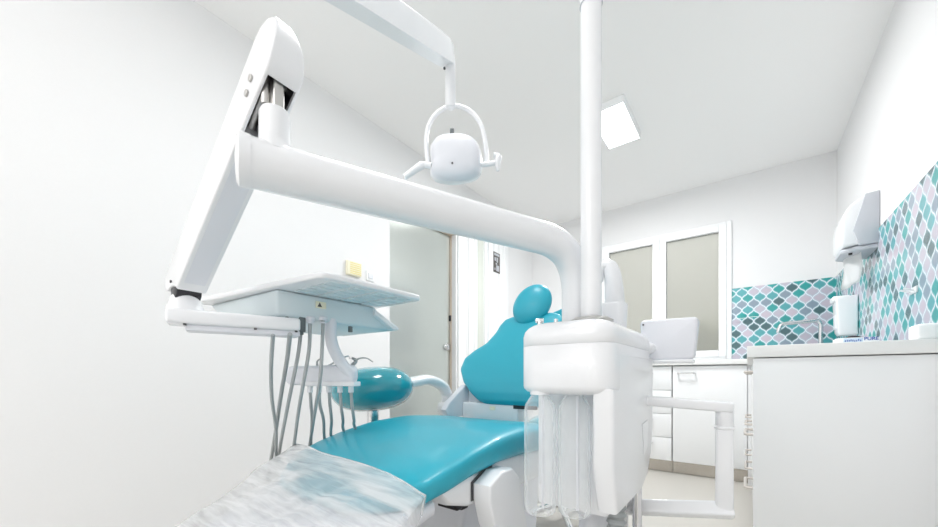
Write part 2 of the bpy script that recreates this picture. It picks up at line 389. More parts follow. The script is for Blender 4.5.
# ceiling panel
cl = thing('ceiling_light', 'square-edged white panel lamp glowing on the ceiling', 'ceiling light', (-0.71, 2.58, ZC))
b = bm_new(); ring(b, -0.82, -0.60, 2.36, 2.80, 0.008, 0, 0.045, 0.002)
bmesh.ops.transform(b, matrix=Matrix(((1, 0, 0, 0), (0, 0, 1, 0), (0, 1, 0, ZC-0.045), (0, 0, 0, 1))), verts=b.verts)
obj('lamp_frame', b, M['frame'], cl)
obj('diffuser', box(bm_new(), -0.812, -0.608, 2.368, 2.792, ZC-0.042, ZC-0.036), M['led'], cl)

# ================================================================ CABINETS
YC = 3.32
def u_handle(b, p0, p1, out, r=0.005):
    p0, p1, out = V(p0), V(p1), V(out)
    tube(b, fillet([p0, p0+out, p1+out, p1], [0.008, 0.008], 4), r, 8)
wt = tag(obj('worktop', box(bm_new(), -1.2, XR-0.008, YC-0.02, YB-0.008, 0.862, 0.90, 0.004), M['top']), 'white worktop running under the window along the back wall', 'worktop')
fl = None
cb = thing('base_cabinet', 'white base cabinet with one wide door under the back worktop', 'cabinet', (-0.24, YC+0.3, 0))
obj('carcass', box(bm_new(), -0.479, 0.0, YC+0.02, YB-0.01, 0.1, 0.858), M['lam'], cb)
dr = obj('door', box(bm_new(), -0.476, -0.003, YC, YC+0.018, 0.102, 0.852, 0.002), M['lam'], cb)
b = bm_new(); u_handle(b, (-0.44, YC, 0.80), (-0.325, YC, 0.80), (0, -0.03, 0)); obj('handle', b, M['chrome'], dr)
obj('plinth', box(bm_new(), -0.479, 0.0, YC+0.05, YC+0.065, 0.0, 0.1), M['kick'], cb)
obj('corner_filler', box(bm_new(), 0.001, 0.07, YC-0.028, YC+0.01, 0.0, 0.858), M['lam'], cb)
for x0, x1, lab in ((-0.88, -0.483, 'white four-drawer cabinet left of the wide door under the back worktop'), (-1.19, -0.884, 'white drawer cabinet at the far left end of the back worktop')):
    cb = thing('drawer_cabinet', lab, 'cabinet', ((x0+x1)/2, YC+0.3, 0))
    obj('carcass', box(bm_new(), x0, x1, YC+0.02, YB-0.01, 0.1, 0.858), M['lam'], cb)
    for z0, z1 in ((0.102, 0.284), (0.288, 0.473), (0.477, 0.661), (0.665, 0.852)):
        f = obj('drawer', box(bm_new(), x0+0.003, x1-0.003, YC, YC+0.018, z0, z1, 0.002), M['lam'], cb)
        b = bm_new(); xm = (x0+x1)/2; u_handle(b, (xm-0.06, YC, z1-0.05), (xm+0.06, YC, z1-0.05), (0, -0.03, 0)); obj('handle', b, M['chrome'], f)
    obj('plinth', box(bm_new(), x0, x1, YC+0.05, YC+0.065, 0.0, 0.1), M['kick'], cb)
YN = 1.95
tag(obj('worktop', box(bm_new(), -0.003, XR-0.008, YN, YC-0.023, 0.852, 0.90, 0.003), M['top']), 'thick white worktop running along the right wall', 'worktop')
y = YN+0.018
for i in range(3):
    y1 = y+0.44
    lab = ('white drawer cabinet whose blank end panel faces the camera on the right', 'white drawer cabinet in the middle of the right-hand run', 'white drawer cabinet of the right-hand run next to the back corner')[i]
    cb = thing('drawer_cabinet', lab, 'cabinet', (0.27, (y+y1)/2, 0))
    if i == 0: obj('end_panel', box(bm_new(), 0.018, XR-0.01, y, y+0.018, 0.0, 0.848, 0.001), M['lam'], cb)
    obj('carcass', box(bm_new(), 0.04, XR-0.01, y+(0.019 if i == 0 else 0.001), y1-0.001, 0.1, 0.848), M['lam'], cb)
    for z0, z1 in ((0.102, 0.322), (0.326, 0.562), (0.566, 0.842)):
        f = obj('drawer', box(bm_new(), 0.020, 0.038, y+0.02, y1-0.003, z0, z1, 0.002), M['lam'], cb)
        b = bm_new(); u_handle(b, (0.020, y+0.12, z1-0.05), (0.020, y1-0.12, z1-0.05), (-0.03, 0, 0), 0.006); obj('handle', b, M['handle'], f)
    obj('plinth', box(bm_new(), 0.06, 0.075, y+0.02, y1, 0.0, 0.1), M['kick'], cb)
    y = y1
# things by the sink
fc = thing('faucet', 'chrome swan-neck faucet in front of the tiled back wall', 'faucet', (0.43, 3.74, 0.90))
b = bm_new(); cyl(b, (0.43, 3.74, 0.90), (0.43, 3.74, 0.92), 0.026, 20, 0.004); tube(b, fillet([(0.43, 3.74, 0.915), (0.43, 3.74, 1.19), (0.20, 3.70, 1.175), (0.185, 3.70, 1.11)], [0.04, 0.03], 6), 0.0135, 12); obj('spout', b, M['chrome'], fc)
b = bm_new(); cyl(b, (0.45, 3.74, 0.97), (0.50, 3.74, 0.985), 0.007, 10); obj('lever', b, M['chrome'], fc)
# paper towel dispenser
tp = thing('paper_towel_dispenser', 'white and grey wall-mounted paper towel dispenser high above the worktop', 'dispenser', (XR, 2.9, 1.42))
b = bm_new()
prism(b, [(XR-0.002, 1.722), (XR-0.06, 1.717), (XR-0.11, 1.68), (XR-0.135, 1.63), (XR-0.142, 1.57), (XR-0.142, 1.48), (XR-0.132, 1.465), (XR-0.002, 1.465)], 'Y', 2.775, 3.02, 0.012, 4)
obj('cover', b, M['plastic'], tp)
b = bm_new(); prism(b, [(XR-0.002, 1.725), (XR-0.052, 1.721), (XR-0.098, 1.54), (XR-0.075, 1.46), (XR-0.002, 1.46)], 'Y', 2.768, 3.027, 0.003, 2); obj('side_panel', b, M['greyp'], tp)
b = bm_new(); prism(b, [(XR-0.002, 2.78), (XR-0.09, 2.78), (XR-0.138, 2.82), (XR-0.138, 2.98), (XR-0.10, 3.02), (XR-0.002, 3.02)], 'Z', 1.435, 1.4595, 0.008, 3); obj('outlet_tray', b, M['greyp'], tp)
b = bm_new(); cyl(b, (XR-0.10, 2.82, 1.4355), (XR-0.10, 2.82, 1.425), 0.008, 12); obj('lock', b, M['black'], tp)
b = bm_new()
pts = []
g = []
for i in range(9):
    row = []
    for j in range(9):
        u, v = i/8, j/8
        wd = 0.16-0.05*v
        row.append(b.verts.new((XR-0.085-(u-0.5)*0.05+0.008*math.sin(u*7+v*3), 2.90+(u-0.5)*wd+0.02*v, 1.434-0.15*v-(0.02*u if j == 8 else 0))))
    g.append(row)
for i in range(8):
    for j in range(8): b.faces.new((g[i][j], g[i+1][j], g[i+1][j+1], g[i][j+1]))
bmesh.ops.solidify(b, geom=b.faces[:], thickness=0.0015)
tag(obj('paper_towel', b, M['paper'], ang=180), 'white paper towel hanging out of the dispenser on the right wall', 'paper towel')
sd = thing('soap_dispenser', 'white plastic soap dispenser on the tiles below the paper towels', 'soap dispenser', (XR-0.007, 3.25, 1.02))
b = bm_new(); prism(b, [(XR-0.007, 1.27), (XR-0.10, 1.262), (XR-0.105, 1.24), (XR-0.095, 1.05), (XR-0.085, 1.03), (XR-0.007, 1.03)], 'Y', 3.19, 3.32, 0.010, 4); obj('housing', b, M['plastic'], sd)
b = bm_new(); box(b, XR-0.118, XR-0.04, 3.20, 3.31, 1.24, 1.272, 0.008); obj('lid', b, M['frame'], sd)
b = bm_new(); box(b, XR-0.104, XR-0.088, 3.22, 3.29, 1.07, 1.16, 0.006); obj('push_bar', b, M['plastic2'], sd)
gb = thing('printed_carton', 'flat white and blue printed cardboard box lying on the right-hand worktop', 'box', (0.40, 2.48, 0.9))
obj('carton', box(bm_new(), 0.335, 0.469, 2.42, 2.54, 0.9005, 0.951, 0.002), M['paper'], gb)
obj('pale_panel', box(bm_new(), 0.355, 0.418, 2.4185, 2.4205, 0.92, 0.949), M['boxblue'], gb)
def text(s, size, loc, rot, m, name, parent, ext=0.0006):
    cu = bpy.data.curves.new('txt', 'FONT'); cu.body = s; cu.size = size; cu.extrude = ext; cu.align_x = 'CENTER'; cu.align_y = 'CENTER'
    cu.offset = size*0.02
    t = bpy.data.objects.new('txt', cu); C.objects.link(t)
    dg = bpy.context.evaluated_depsgraph_get(); me = bpy.data.meshes.new_from_object(t.evaluated_get(dg))
    bpy.data.objects.remove(t)
    o = bpy.data.objects.new(name, me); C.objects.link(o); me.materials.clear(); me.materials.append(m)
    o.parent = parent; o.location = V(loc)-wloc(parent); o.rotation_euler = rot
    return o
text('PURE', 0.020, (0.444, 2.4188, 0.943), (R(90), 0, 0), M['blue'], 'carton_lettering', gb)
b = bm_new()
for k in range(9): rnd = random.random(); box(b, 0.359+k*0.0062, 0.3625+k*0.0062, 2.4178, 2.4188, 0.931+0.004*rnd, 0.938+0.007*rnd)
obj('carton_print', b, M['blue'], gb)
b = bm_new()
pf = [(0.027*math.cos(a), 0.013*math.sin(a)) for a in [math.pi*k/14 for k in range(15)]]
prism(b, [(0.396+x, 0.9512+z) for x, z in pf], 'Y', 2.47, 2.53, 0.004, 2)
tag(obj('safety_glasses_case', b, M['black']), 'black half-round item lying on the flat printed carton', 'case')
bx = thing('tissue_box', 'white low box at the far right end of the worktop', 'box', (0.5, 2.01, 0.9))
obj('carton', box(bm_new(), 0.47, 0.528, 1.965, 2.06, 0.9005, 0.955, 0.010, 4), M['paper'], bx)
b = bm_new(); box(b, 0.49, 0.51, 1.985, 2.04, 0.9552, 0.9562, 0.0); obj('slot', b, M['plastic2'], bx)
for (x, y, z, ax, lab) in ((-0.045, YB-0.006, 1.27, 0, 'left mosaic-covered socket plate beside the window'), (0.035, YB-0.006, 1.275, 0, 'right mosaic-covered socket plate beside the window')):
    so = tag(obj('wall_socket', box(bm_new(), x-0.032, x+0.032, y-0.004, y, z-0.035, z+0.035, 0.001), M['tiles_x']), lab, 'socket')
    obj('edge_line', box(bm_new(), x-0.030, x+0.030, y-0.0052, y-0.0038, z-0.002, z+0.001), M['paper'], so)
b = bm_new(); yk = 2.27
box(b, XR-0.012, XR-0.006, yk-0.05, yk+0.03, 1.105, 1.13, 0.002); cyl(b, (XR-0.012, yk-0.03, 1.115), (XR-0.04, yk-0.03, 1.125), 0.004); cyl(b, (XR-0.012, yk+0.01, 1.115), (XR-0.04, yk+0.01, 1.125), 0.004)
tag(obj('wall_hook', b, M['plastic']), 'small white double hook on the mosaic of the right wall', 'hook')

# ================================================================ DENTAL CHAIR
CX = -0.735
ch = thing('dental_chair', 'teal upholstered dental chair on a white base', 'dental chair', (CX, 1.0, 0))
ys = [0.42, 0.445, 0.48, 0.52, 0.58, 0.66, 0.77, 0.90, 1.05, 1.18, 1.27, 1.31]
zt = [0.528, 0.542, 0.558, 0.577, 0.598, 0.618, 0.638, 0.645, 0.633, 0.612, 0.60, 0.59]
th = [0.018, 0.038, 0.055, 0.068, 0.078, 0.082, 0.093, 0.102, 0.10, 0.10, 0.085, 0.05]
hw = [0.13, 0.18, 0.215, 0.245, 0.256, 0.26, 0.262, 0.262, 0.258, 0.245, 0.225, 0.19]
rings = []
for i in range(len(ys)*4-3):
    k = i/4; ii = list(range(len(ys)))
    y = interp(ii, ys, k); z = interp(ii, zt, k); t = interp(ii, th, k); h = interp(ii, hw, k)
    rr = []
    for a, bb in superell(h, t/2, 3.6, 44):
        dish = 0.012*(abs(a)/h)**2 - 0.008
        rr.append(V((CX+a, y, z-t/2+bb+(dish if bb > 0 else 0))))
    rings.append(rr)
obj('seat', loft(bm_new(), rings), M['teal'], ch, ang=60, sub=1)
# seat shell
b = bm_new()
prism(b, [(0.56, 0.535), (0.585, 0.503), (0.65, 0.483), (0.75, 0.475), (1.27, 0.475), (1.30, 0.50), (1.30, 0.535), (1.10, 0.545), (0.95, 0.560), (0.78, 0.568), (0.68, 0.553), (0.60, 0.547)], 'X', CX-0.245, CX+0.245, 0.012, 3)
obj('seat_shell', b, M['plastic'], ch)
b = bm_new(); box(b, CX+0.17, CX+0.228, 0.63, 0.65, 0.476, 0.483, 0.003); box(b, CX+0.205, CX+0.225, 0.65, 0.675, 0.471, 0.478, 0.003); obj('release_lever', b, M['black'], ch)
# leg rest
lp = [(0.55, 0.535), (0.44, 0.512), (0.35, 0.473), (0.2, 0.410), (0.0, 0.330), (-0.12, 0.285)]
b = bm_new()
rings = []
for (y, z) in smooth_path([(0, y, z) for y, z in lp], 6) and [(p.y, p.z) for p in smooth_path([(0, y, z) for y, z in lp], 6)]:
    rings.append([V((CX+a, y, z-0.03+bb)) for a, bb in superell(0.235, 0.026, 4, 36)])
obj('leg_rest', loft(b, rings), M['plastic2'], ch, ang=60)
# lift link box seen below the seat edge
b = bm_new()
LKP = [(0.66, 0.535), (0.71, 0.556), (0.755, 0.556), (0.785, 0.53), (0.84, 0.36), (0.95, 0.16), (0.85, 0.16), (0.75, 0.30), (0.68, 0.44), (0.66, 0.50)]
prism(b, LKP, 'X', CX+0.2475, CX+0.295, 0.005, 3)
obj('lift_link', b, M['plastic'], ch)
b = bm_new(); prism(b, [(0.656, 0.495), (0.656, 0.537), (0.71, 0.5605), (0.74, 0.5605), (0.74, 0.50)], 'X', CX+0.2455, CX+0.2475, 0.0, 1); obj('seam_plate', b, M['gap'], ch)
b = bm_new(); prism(b, [(0.80, 0.475), (1.25, 0.475), (1.20, 0.12), (0.70, 0.12)], 'X', CX-0.13, CX+0.13, 0.02, 3); obj('column', b, M['plastic2'], ch)
b = bm_new(); box(b, CX-0.12, CX+0.27, 0.45, 1.45, 0.002, 0.125, 0.03, 4); obj('base', b, M['grout'], ch)
# back rest
bs = [0.0, 0.012, 0.04, 0.085, 0.14, 0.19, 0.225, 0.26, 0.31, 0.345, 0.37, 0.385]
bh = [0.12, 0.165, 0.21, 0.262, 0.295, 0.288, 0.250, 0.195, 0.160, 0.148, 0.132, 0.10]
bt = [0.02, 0.045, 0.065, 0.075, 0.075, 0.072, 0.07, 0.068, 0.062, 0.055, 0.04, 0.02]
tilt = R(24); o0 = V((CX-0.005, 1.27, 0.655)); upv = V((0, math.sin(tilt), math.cos(tilt))); nv = V((0, -math.cos(tilt), math.sin(tilt)))
rings = []
for i in range(len(bs)*4-3):
    k = i/4; ii = list(range(len(bs)))
    s, h, t = interp(ii, bs, k), interp(ii, bh, k), interp(ii, bt, k)
    rings.append([o0+upv*s*1.08+V((a, 0, 0))+nv*(bb+(0.015*(a/0.27)**2)) for a, bb in superell(h, t/2, 3, 44)])
br = obj('backrest', loft(bm_new(), rings), M['teal'], ch, ang=60, sub=1)
b = bm_new()
rings = []
for s, h in ((0.03, 0.16), (0.06, 0.20), (0.14, 0.235), (0.20, 0.22), (0.28, 0.12), (0.36, 0.09)):
    rings.append([o0+upv*s*1.08-nv*0.045+V((a, 0, 0))+nv*bb for a, bb in superell(h, 0.022, 3, 32)])
obj('backrest_shell', loft(b, rings), M['plastic'], ch, ang=60)
# head rest
hc = at(532, 305, 1.575)
b = bm_new()
bmesh.ops.create_uvsphere(b, u_segments=36, v_segments=22, radius=1)
for v in b.verts:
    c = v.co.copy(); p = 2.0; f = (abs(c.x)**p+abs(c.z)**p+1e-9)**(1/p); g_ = math.hypot(c.x, c.z)
    if f > 1e-6: k = g_/f; c.x *= k; c.z *= k
    v.co = V((c.x*0.080, c.y*0.040, c.z*0.094))
bmesh.ops.transform(b, matrix=Matrix.Translation(hc) @ Matrix.Rotation(R(-14), 4, 'X') @ Matrix.Rotation(R(38), 4, 'Y') @ Matrix.Rotation(R(8), 4, 'Z'), verts=b.verts)
hr = obj('headrest', b, M['teal'], ch, ang=180)
b = bm_new(); box(b, CX-0.02, CX+0.02, hc.y+0.03, hc.y+0.045, 0.96, hc.z, 0.005); obj('headrest_bar', b, M['steel'], ch)
# bracket between the seat and the backrest
b = bm_new()
px0 = CX-0.255
prism(b, [(1.17, 0.60), (1.155, 0.635), (1.18, 0.665), (1.29, 0.735), (1.33, 0.73), (1.33, 0.60)], 'X', px0-0.03, px0, 0.006, 3)
obj('hinge_bracket', b, M['plastic2'], ch)
b = bm_new(); box(b, px0, CX+0.02, 1.265, 1.36, 0.585, 0.662, 0.006); obj('hinge_housing', b, M['plastic'], ch)
b = bm_new(); prism(b, [(px0-0.0, 0.66), (px0+0.16, 0.66), (px0, 0.75)], 'Y', 1.31, 1.35, 0.004, 2); obj('gusset', b, M['plastic2'], ch)
b = bm_new(); box(b, CX+0.0, CX+0.10, 1.262, 1.275, 0.645, 0.665, 0.002); obj('rear_slot', b, M['black'], ch)
b = bm_new(); cyl(b, (px0-0.031, 1.185, 0.632), (px0-0.036, 1.185, 0.632), 0.01, 16, 0.001); obj('hinge_bolt', b, M['gap'], ch)
b = bm_new(); box(b, -0.845, -0.82, 1.262, 1.2655, 0.635, 0.65); obj('rating_plate', b, M['cream'], ch)
# arm rest
ax_ = -1.055
b = bm_new()
sec = [(a*1.0, c*0.75) for a, c in [(math.cos(2*math.pi*k/16), math.sin(2*math.pi*k/16)) for k in range(16)]]
tube(b, smooth_path([(ax_, 1.235, 0.635), (ax_, 1.24, 0.69), (ax_, 1.20, 0.735), (ax_, 1.12, 0.758), (ax_, 1.05, 0.752), (ax_, 0.97, 0.742)], 6), [0.028]*31, 16, shape=sec)
obj('armrest', b, M['plastic'], ch, ang=60)
b = bm_new(); cyl(b, (ax_-0.028, 1.235, 0.632), (px0-0.031, 1.235, 0.632), 0.032, 24, 0.006); obj('armrest_pivot', b, M['plastic'], ch)

# clear plastic sheet over the leg rest
def cover_z(y):
    P = [(-0.30, 0.22), (-0.12, 0.292), (0.0, 0.336), (0.2, 0.418), (0.35, 0.480), (0.44, 0.538), (0.52, 0.583), (0.58, 0.602), (0.62, 0.612)]
    return interp([p[0] for p in P], [p[1] for p in P], y)
b = bm_new(); NU, NV = 110, 110; g = []
for i in range(NU+1):
    u = i/NU; row = []
    for j in range(NV+1):
        v = j/NV
        s = (u-0.5)*2                      # -1 left .. 1 right
        arc = s*0.35                       # distance across
        if abs(arc) > 0.262: arc = math.copysign(0.262+(abs(arc)-0.262)*min(1, v*5+0.12), arc)
        edge0 = 0.262 if True else 0
        y = 0.508-0.035*s+0.006*math.sin(s*4) - 0.80*v; dz0 = -0.022*s**4*max(0, 1-v*2)
        if abs(arc) < edge0: x = CX+arc; dz = 0.0
        else:
            ov = abs(arc)-edge0; x = CX+math.copysign(edge0+0.012+ov*0.25, arc); dz = -ov*0.95
        p_ = x*0.73+y*0.68; r_ = -x*0.68+y*0.73
        n1 = noise.noise(V((p_*3+3, r_*13, 1.3)))*0.008 + noise.noise(V((p_*6, r_*34+4, 7)))*0.004
        n2 = abs(noise.noise(V((p_*4, r_*18, 3))))*0.008
        nx = noise.noise(V((x*9, y*16, 5)))*0.010
        amp = min(1, v*6+0.15)
        zz = cover_z(y)+0.004+dz+dz0+(n1+n2)*amp
        row.append(b.verts.new((x+nx*amp*(1 if abs(arc) >= edge0 else 0.3), y, max(zz, cover_z(y)+0.001+dz+dz0))))
    g.append(row)
for i in range(NU):
    for j in range(NV): b.faces.new((g[i][j], g[i+1][j], g[i+1][j+1], g[i][j+1]))
edge = [V(row[0].co) for row in g]
pc = tag(obj('plastic_cover', b, M['film'], ang=180), 'wrinkled clear plastic sheet draped over the foot of the teal chair', 'cover')
b = bm_new(); tube(b, edge, 0.0022, 8); obj('hem', b, M['film'], pc, ang=180)

# ================================================================ STOOLS
def stool(loc, r, z0, z1, label, back=False):
    t = thing('stool', label, 'stool', (loc[0], loc[1], 0), 'dentist stools' if False else None)
    zc = (z0+z1)/2; b = bm_new(); hh = (z1-z0)/2
    prof = []
    for k in range(21):
        a = -math.pi/2+math.pi*k/20
        prof.append((r*abs(math.cos(a))**0.75, zc+hh*math.sin(a)))
    lathe(b, [(max(p[0], 0.0), p[1]) for p in prof], (loc[0], loc[1], 0), n=40)
    bmesh.ops.transform(b, matrix=Matrix.Translation((loc[0], loc[1], zc)) @ Matrix.Rotation(R(5), 4, V((0.8, 0.6, 0)).cross(V((0, 0, 1)))) @ Matrix.Translation((-loc[0], -loc[1], -zc)), verts=b.verts)
    obj('seat', b, M['teal2'], t, ang=80)
    b = bm_new(); cyl(b, (loc[0], loc[1], 0.3), (loc[0], loc[1], z0+0.02), 0.022, 20); cyl(b, (loc[0], loc[1], 0.1), (loc[0], loc[1], 0.32), 0.03, 20); obj('gas_lift', b, M['chrome'], t)
    b = bm_new()
    for k in range(5):
        a = 2*math.pi*k/5+0.3; p = V((loc[0]+0.24*math.cos(a), loc[1]+0.24*math.sin(a), 0.06))
        tube(b, [V((loc[0], loc[1], 0.11)), p], [0.022, 0.015], 10)
    obj('star_base', b, M['chrome'], t)
    for k in range(5):
        a = 2*math.pi*k/5+0.3; p = V((loc[0]+0.24*math.cos(a), loc[1]+0.24*math.sin(a), 0.026)); tv = V((-math.sin(a), math.cos(a), 0))
        b = bm_new(); cyl(b, p-tv*0.012, p+tv*0.012, 0.025, 16, 0.003); cyl(b, p+V((0, 0, 0.01)), p+V((0, 0, 0.04)), 0.007); obj('caster', b, M['black'], t)
    return t
sp = at(373, 389, 1.40)
stool(sp, 0.152, 0.642, 0.808, 'glossy teal round stool between the tray and the chair')
s2 = at(560, 330, 1.95)
st = stool(s2, 0.17, 0.50, 0.58, 'teal stool with a backrest, mostly hidden behind the chair')
b = bm_new(); rings = []
for k in range(13):
    a = -math.pi/2+math.pi*k/12
    rings.append([V((s2.x-0.005+x, s2.y-0.02, 1.055))+V((0, y_, 0.06*math.sin(a)*1.0)) for x, y_ in superell(max(0.13*abs(math.cos(a))**0.5, 0.01), max(0.02*abs(math.cos(a))**0.5, 0.004), 3, 30)])
loft(b, rings)
bmesh.ops.transform(b, matrix=Matrix.Translation((s2.x, s2.y, 1.055)) @ Matrix.Rotation(R(-18), 4, 'Y') @ Matrix.Translation((-s2.x, -s2.y, -1.055)), verts=b.verts)
obj('backrest', b, M['teal'], st, ang=70)
b = bm_new(); tube(b, fillet([(s2.x, s2.y+0.1, 0.49), (s2.x, s2.y+0.2, 0.49), (s2.x+0.02, s2.y+0.03, 1.05)], [0.06], 6), 0.01, 10); obj('backrest_bar', b, M['steel'], st)

# ================================================================ WATER UNIT
un = thing('dental_unit', 'white rounded dental water unit standing beside the teal chair', 'dental unit', (-0.29, 0.9, 0))
def rbox_v(b, x0, x1, y0, y1, z0, z1, rv, re):
    """box with vertical corner radius rv and soft top and bottom edges re"""
    prism(b, [(x0, y0), (x1, y0), (x1, y1), (x0, y1)], 'Z', z0, z1, re, 4, corner=rv)
def rrect(x0, x1, y0, y1, r, z, n=8):
    out = []
    for cx_, cy_, a0 in ((x1-r, y0+r, -90), (x1-r, y1-r, 0), (x0+r, y1-r, 90), (x0+r, y0+r, 180)):
        for k in range(n+1):
            a = R(a0+90*k/n); out.append(V((cx_+r*math.cos(a), cy_+r*math.sin(a), z)))
    return out
def stack(b, x0, x1, y0, y1, r, lv):
    return loft(b, [rrect(x0+i_, x1-i_, y0+i_, y1-i_, max(r-i_*0.6, 0.01), z) for z, i_ in lv])
UB = (-0.396, -0.198, 0.692, 1.06, 0.045)
b = bm_new(); stack(b, *UB, [(0.8355, 0.0006), (0.8360, 0), (0.855, 0), (0.866, 0.003), (0.874, 0.009), (0.880, 0.018), (0.8845, 0.032), (0.887, 0.050), (0.888, 0.07)])
obj('lid', b, M['plastic'], un, ang=60)
b = bm_new(); stack(b, *UB, [(0.734, 0.03), (0.735, 0.018), (0.739, 0.007), (0.746, 0.001), (0.752, 0), (0.8347, 0), (0.8352, 0.0006)])
obj('upper_housing', b, M['plastic'], un, ang=60)
b = bm_new()
prism(b, [(0.705, 0.748), (0.705, 0.60), (0.735, 0.505), (0.93, 0.505), (1.0, 0.53), (1.04, 0.58), (1.0595, 0.64), (1.0595, 0.82), (0.745, 0.82), (0.745, 0.748)], 'X', -0.238, -0.1972, 0.008, 3)
prism(b, [(0.81, 0.745), (0.81, 0.47), (0.95, 0.47), (1.0, 0.50), (1.04, 0.56), (1.055, 0.64), (1.055, 0.745)], 'X', -0.405, -0.236, 0.010, 3)
obj('lower_housing', b, M['plastic'], un)
b = bm_new(); prism(b, [(0.93, 0.66), (0.99, 0.665), (0.985, 0.60), (0.95, 0.585)], 'X', -0.199, -0.1958, 0.0, 1); obj('hatch', b, M['plastic'], un)
b = bm_new(); cyl(b, (-0.215, 0.965, 0.0), (-0.215, 0.965, 0.53), 0.011, 16); cyl(b, (-0.245, 0.98, 0.0), (-0.245, 0.98, 0.53), 0.006, 12); obj('support_rod', b, M['chrome'], un)
b = bm_new(); p_ = [V((-0.235, 0.86, 0.53-0.004*k)) for k in range(125)]; tube(b, p_, [0.019+0.003*math.sin(k*1.6) for k in range(125)], 14); obj('ribbed_hose', b, M['hose'], un)
b = bm_new(); box(b, -0.36, -0.20, 0.78, 1.04, 0.002, 0.1, 0.02); cyl(b, (-0.31, 0.93, 0.08), (-0.31, 0.93, 0.52), 0.035, 20); obj('foot', b, M['plastic2'], un)
# light pole
b = bm_new(); PX, PY = -0.274, 0.808
cyl(b, (PX, PY, 0.87), (PX, PY, 1.583), 0.0222, 28)
obj('light_pole', b, M['plastic'], un)
b = bm_new(); lathe(b, [(0.024, 0), (0.044, 0.0), (0.046, 0.006), (0.036, 0.012), (0.024, 0.014)], (PX, PY, 0.887), n=32)
lathe(b, [(0.04, 0), (0.056, 0.0), (0.056, 0.006), (0.04, 0.010)], (-0.325, 0.857, 0.888), n=32); obj('pole_collar', b, M['steel'], un)
b = bm_new(); cyl(b, (-0.363, 0.738, 0.878), (-0.363, 0.738, 0.892), 0.005, 12, 0.001); cyl(b, (-0.371, 0.734, 0.893), (-0.355, 0.742, 0.893), 0.005, 12, 0.001)
cyl(b, (-0.335, 0.76, 0.885), (-0.335, 0.76, 0.897), 0.004, 12, 0.001); obj('tap_fitting', b, M['chrome'], un)
# cup filler
b = bm_new(); FX, FY = -0.278, 0.985
rings = [[V((FX+a, FY+c, z)) for a, c in superell(w_, w_*0.8, 4, 28)] for z, w_ in ((0.885, 0.028), (0.89, 0.031), (0.955, 0.034), (0.958, 0.032))]
loft(b, rings); obj('filler_base', b, M['plastic'], un)
b = bm_new(); tube(b, smooth_path([(FX+0.005, FY, 0.95), (FX+0.003, FY, 1.0), (FX-0.002, FY, 1.04), (FX-0.012, FY, 1.058), (FX-0.03, FY-0.005, 1.05), (FX-0.036, FY-0.008, 1.02)], 6), [0.025-0.0004*k for k in range(31)], 18)
obj('cup_filler', b, M['plastic'], un, ang=60)
# control panel
b = bm_new()
prism(b, [(-0.228, 0.812), (-0.108, 0.816), (-0.098, 0.922), (-0.236, 0.924)], 'Y', 1.085, 1.125, 0.007, 4, corner=0.012)
cp = obj('control_panel', b, M['plastic2'], un)
b = bm_new(); box(b, -0.216, -0.11, 1.078, 1.13, 0.806, 0.815, 0.003); obj('panel_shelf', b, M['plastic'], cp)
b = bm_new(); cyl(b, (-0.226, 1.086, 0.911), (-0.226, 1.082, 0.911), 0.0024, 12); obj('screw', b, M['gap'], cp)
b = bm_new(); tube(b, smooth_path([(-0.23, 1.03, 0.84), (-0.225, 1.06, 0.843), (-0.205, 1.10, 0.848)], 6), 0.016, 14); obj('panel_neck', b, M['plastic'], un)
# folding assistant arm
b = bm_new()
def bar(b, a, c, w_, h_, r=0.005):
    a, c = V(a), V(c); L_ = (c-a).length; q = V((1, 0, 0)).rotation_difference((c-a).normalized())
    box(b, 0, L_, -w_/2, w_/2, -h_/2, h_/2, r, 3, Matrix.Translation(a) @ q.to_matrix().to_4x4())
A1 = at(724.5, 409, 0.86); 
bar(b, (-0.21, 1.0, 0.712), (A1.x+0.016, A1.y, 0.70), 0.034, 0.024, 0.006)
cyl(b, (A1.x, A1.y, 0.655), (A1.x, A1.y, 0.702), 0.018, 24, 0.003)
aa = obj('assistant_arm', b, M['plastic'], un)
b = bm_new(); cyl(b, (A1.x, A1.y, 0.649), (A1.x, A1.y, 0.656), 0.021, 24, 0.002); obj('joint_ring', b, M['plastic'], aa)
b = bm_new(); bar(b, (A1.x, A1.y, 0.652), (A1.x, A1.y, 0.458), 0.035, 0.035, 0.007); bar(b, (A1.x+0.017, A1.y, 0.464), (-0.30, 0.98, 0.434), 0.036, 0.028, 0.006); obj('lower_arm', b, M['plastic'], un)
# bottles hanging in front of the unit
def bottle(x, y, r, z0, z1, label):
    t = thing('water_bottle', label, 'bottle', (x, y, z0), 'clear bottles hanging under the water unit')
    b = bm_new()
    lathe(b, [(0.001, 0.012), (r*0.55, 0.004), (r*0.8, 0), (r*0.97, 0.006), (r, 0.02), (r, (z1-z0)*0.45), (r*0.965, (z1-z0)*0.47), (r, (z1-z0)*0.49), (r, z1-z0-0.045), (r*0.93, z1-z0-0.032), (r*0.5, z1-z0-0.010), (r*0.46, z1-z0-0.002)], (x, y, z0), n=32)
    obj('bottle_body', b, M['bottle'], t, ang=60)
    b = bm_new(); lathe(b, [(r*0.5, 0), (r*0.62, 0.001), (r*0.62, 0.012), (r*0.5, 0.012)], (x, y, z1-0.012), n=24); obj('bottle_cap', b, M['plastic'], t)
    b = bm_new(); cyl(b, (x+r*0.2, y, z0+0.01), (x+r*0.2, y, z1-0.01), 0.003, 8); obj('dip_tube', b, M['plastic2'], t)
for px, d_, l in ((540, 0.785, 'clear plastic bottle hanging on the left under the white unit, teal seat edge behind it'), (574.5, 0.772, 'clear plastic bottle hanging on the right under the white unit, beside its housing')):
    p = at(px, 400, d_); bottle(p.x, p.y, 0.0335, 0.483, 0.744, l)

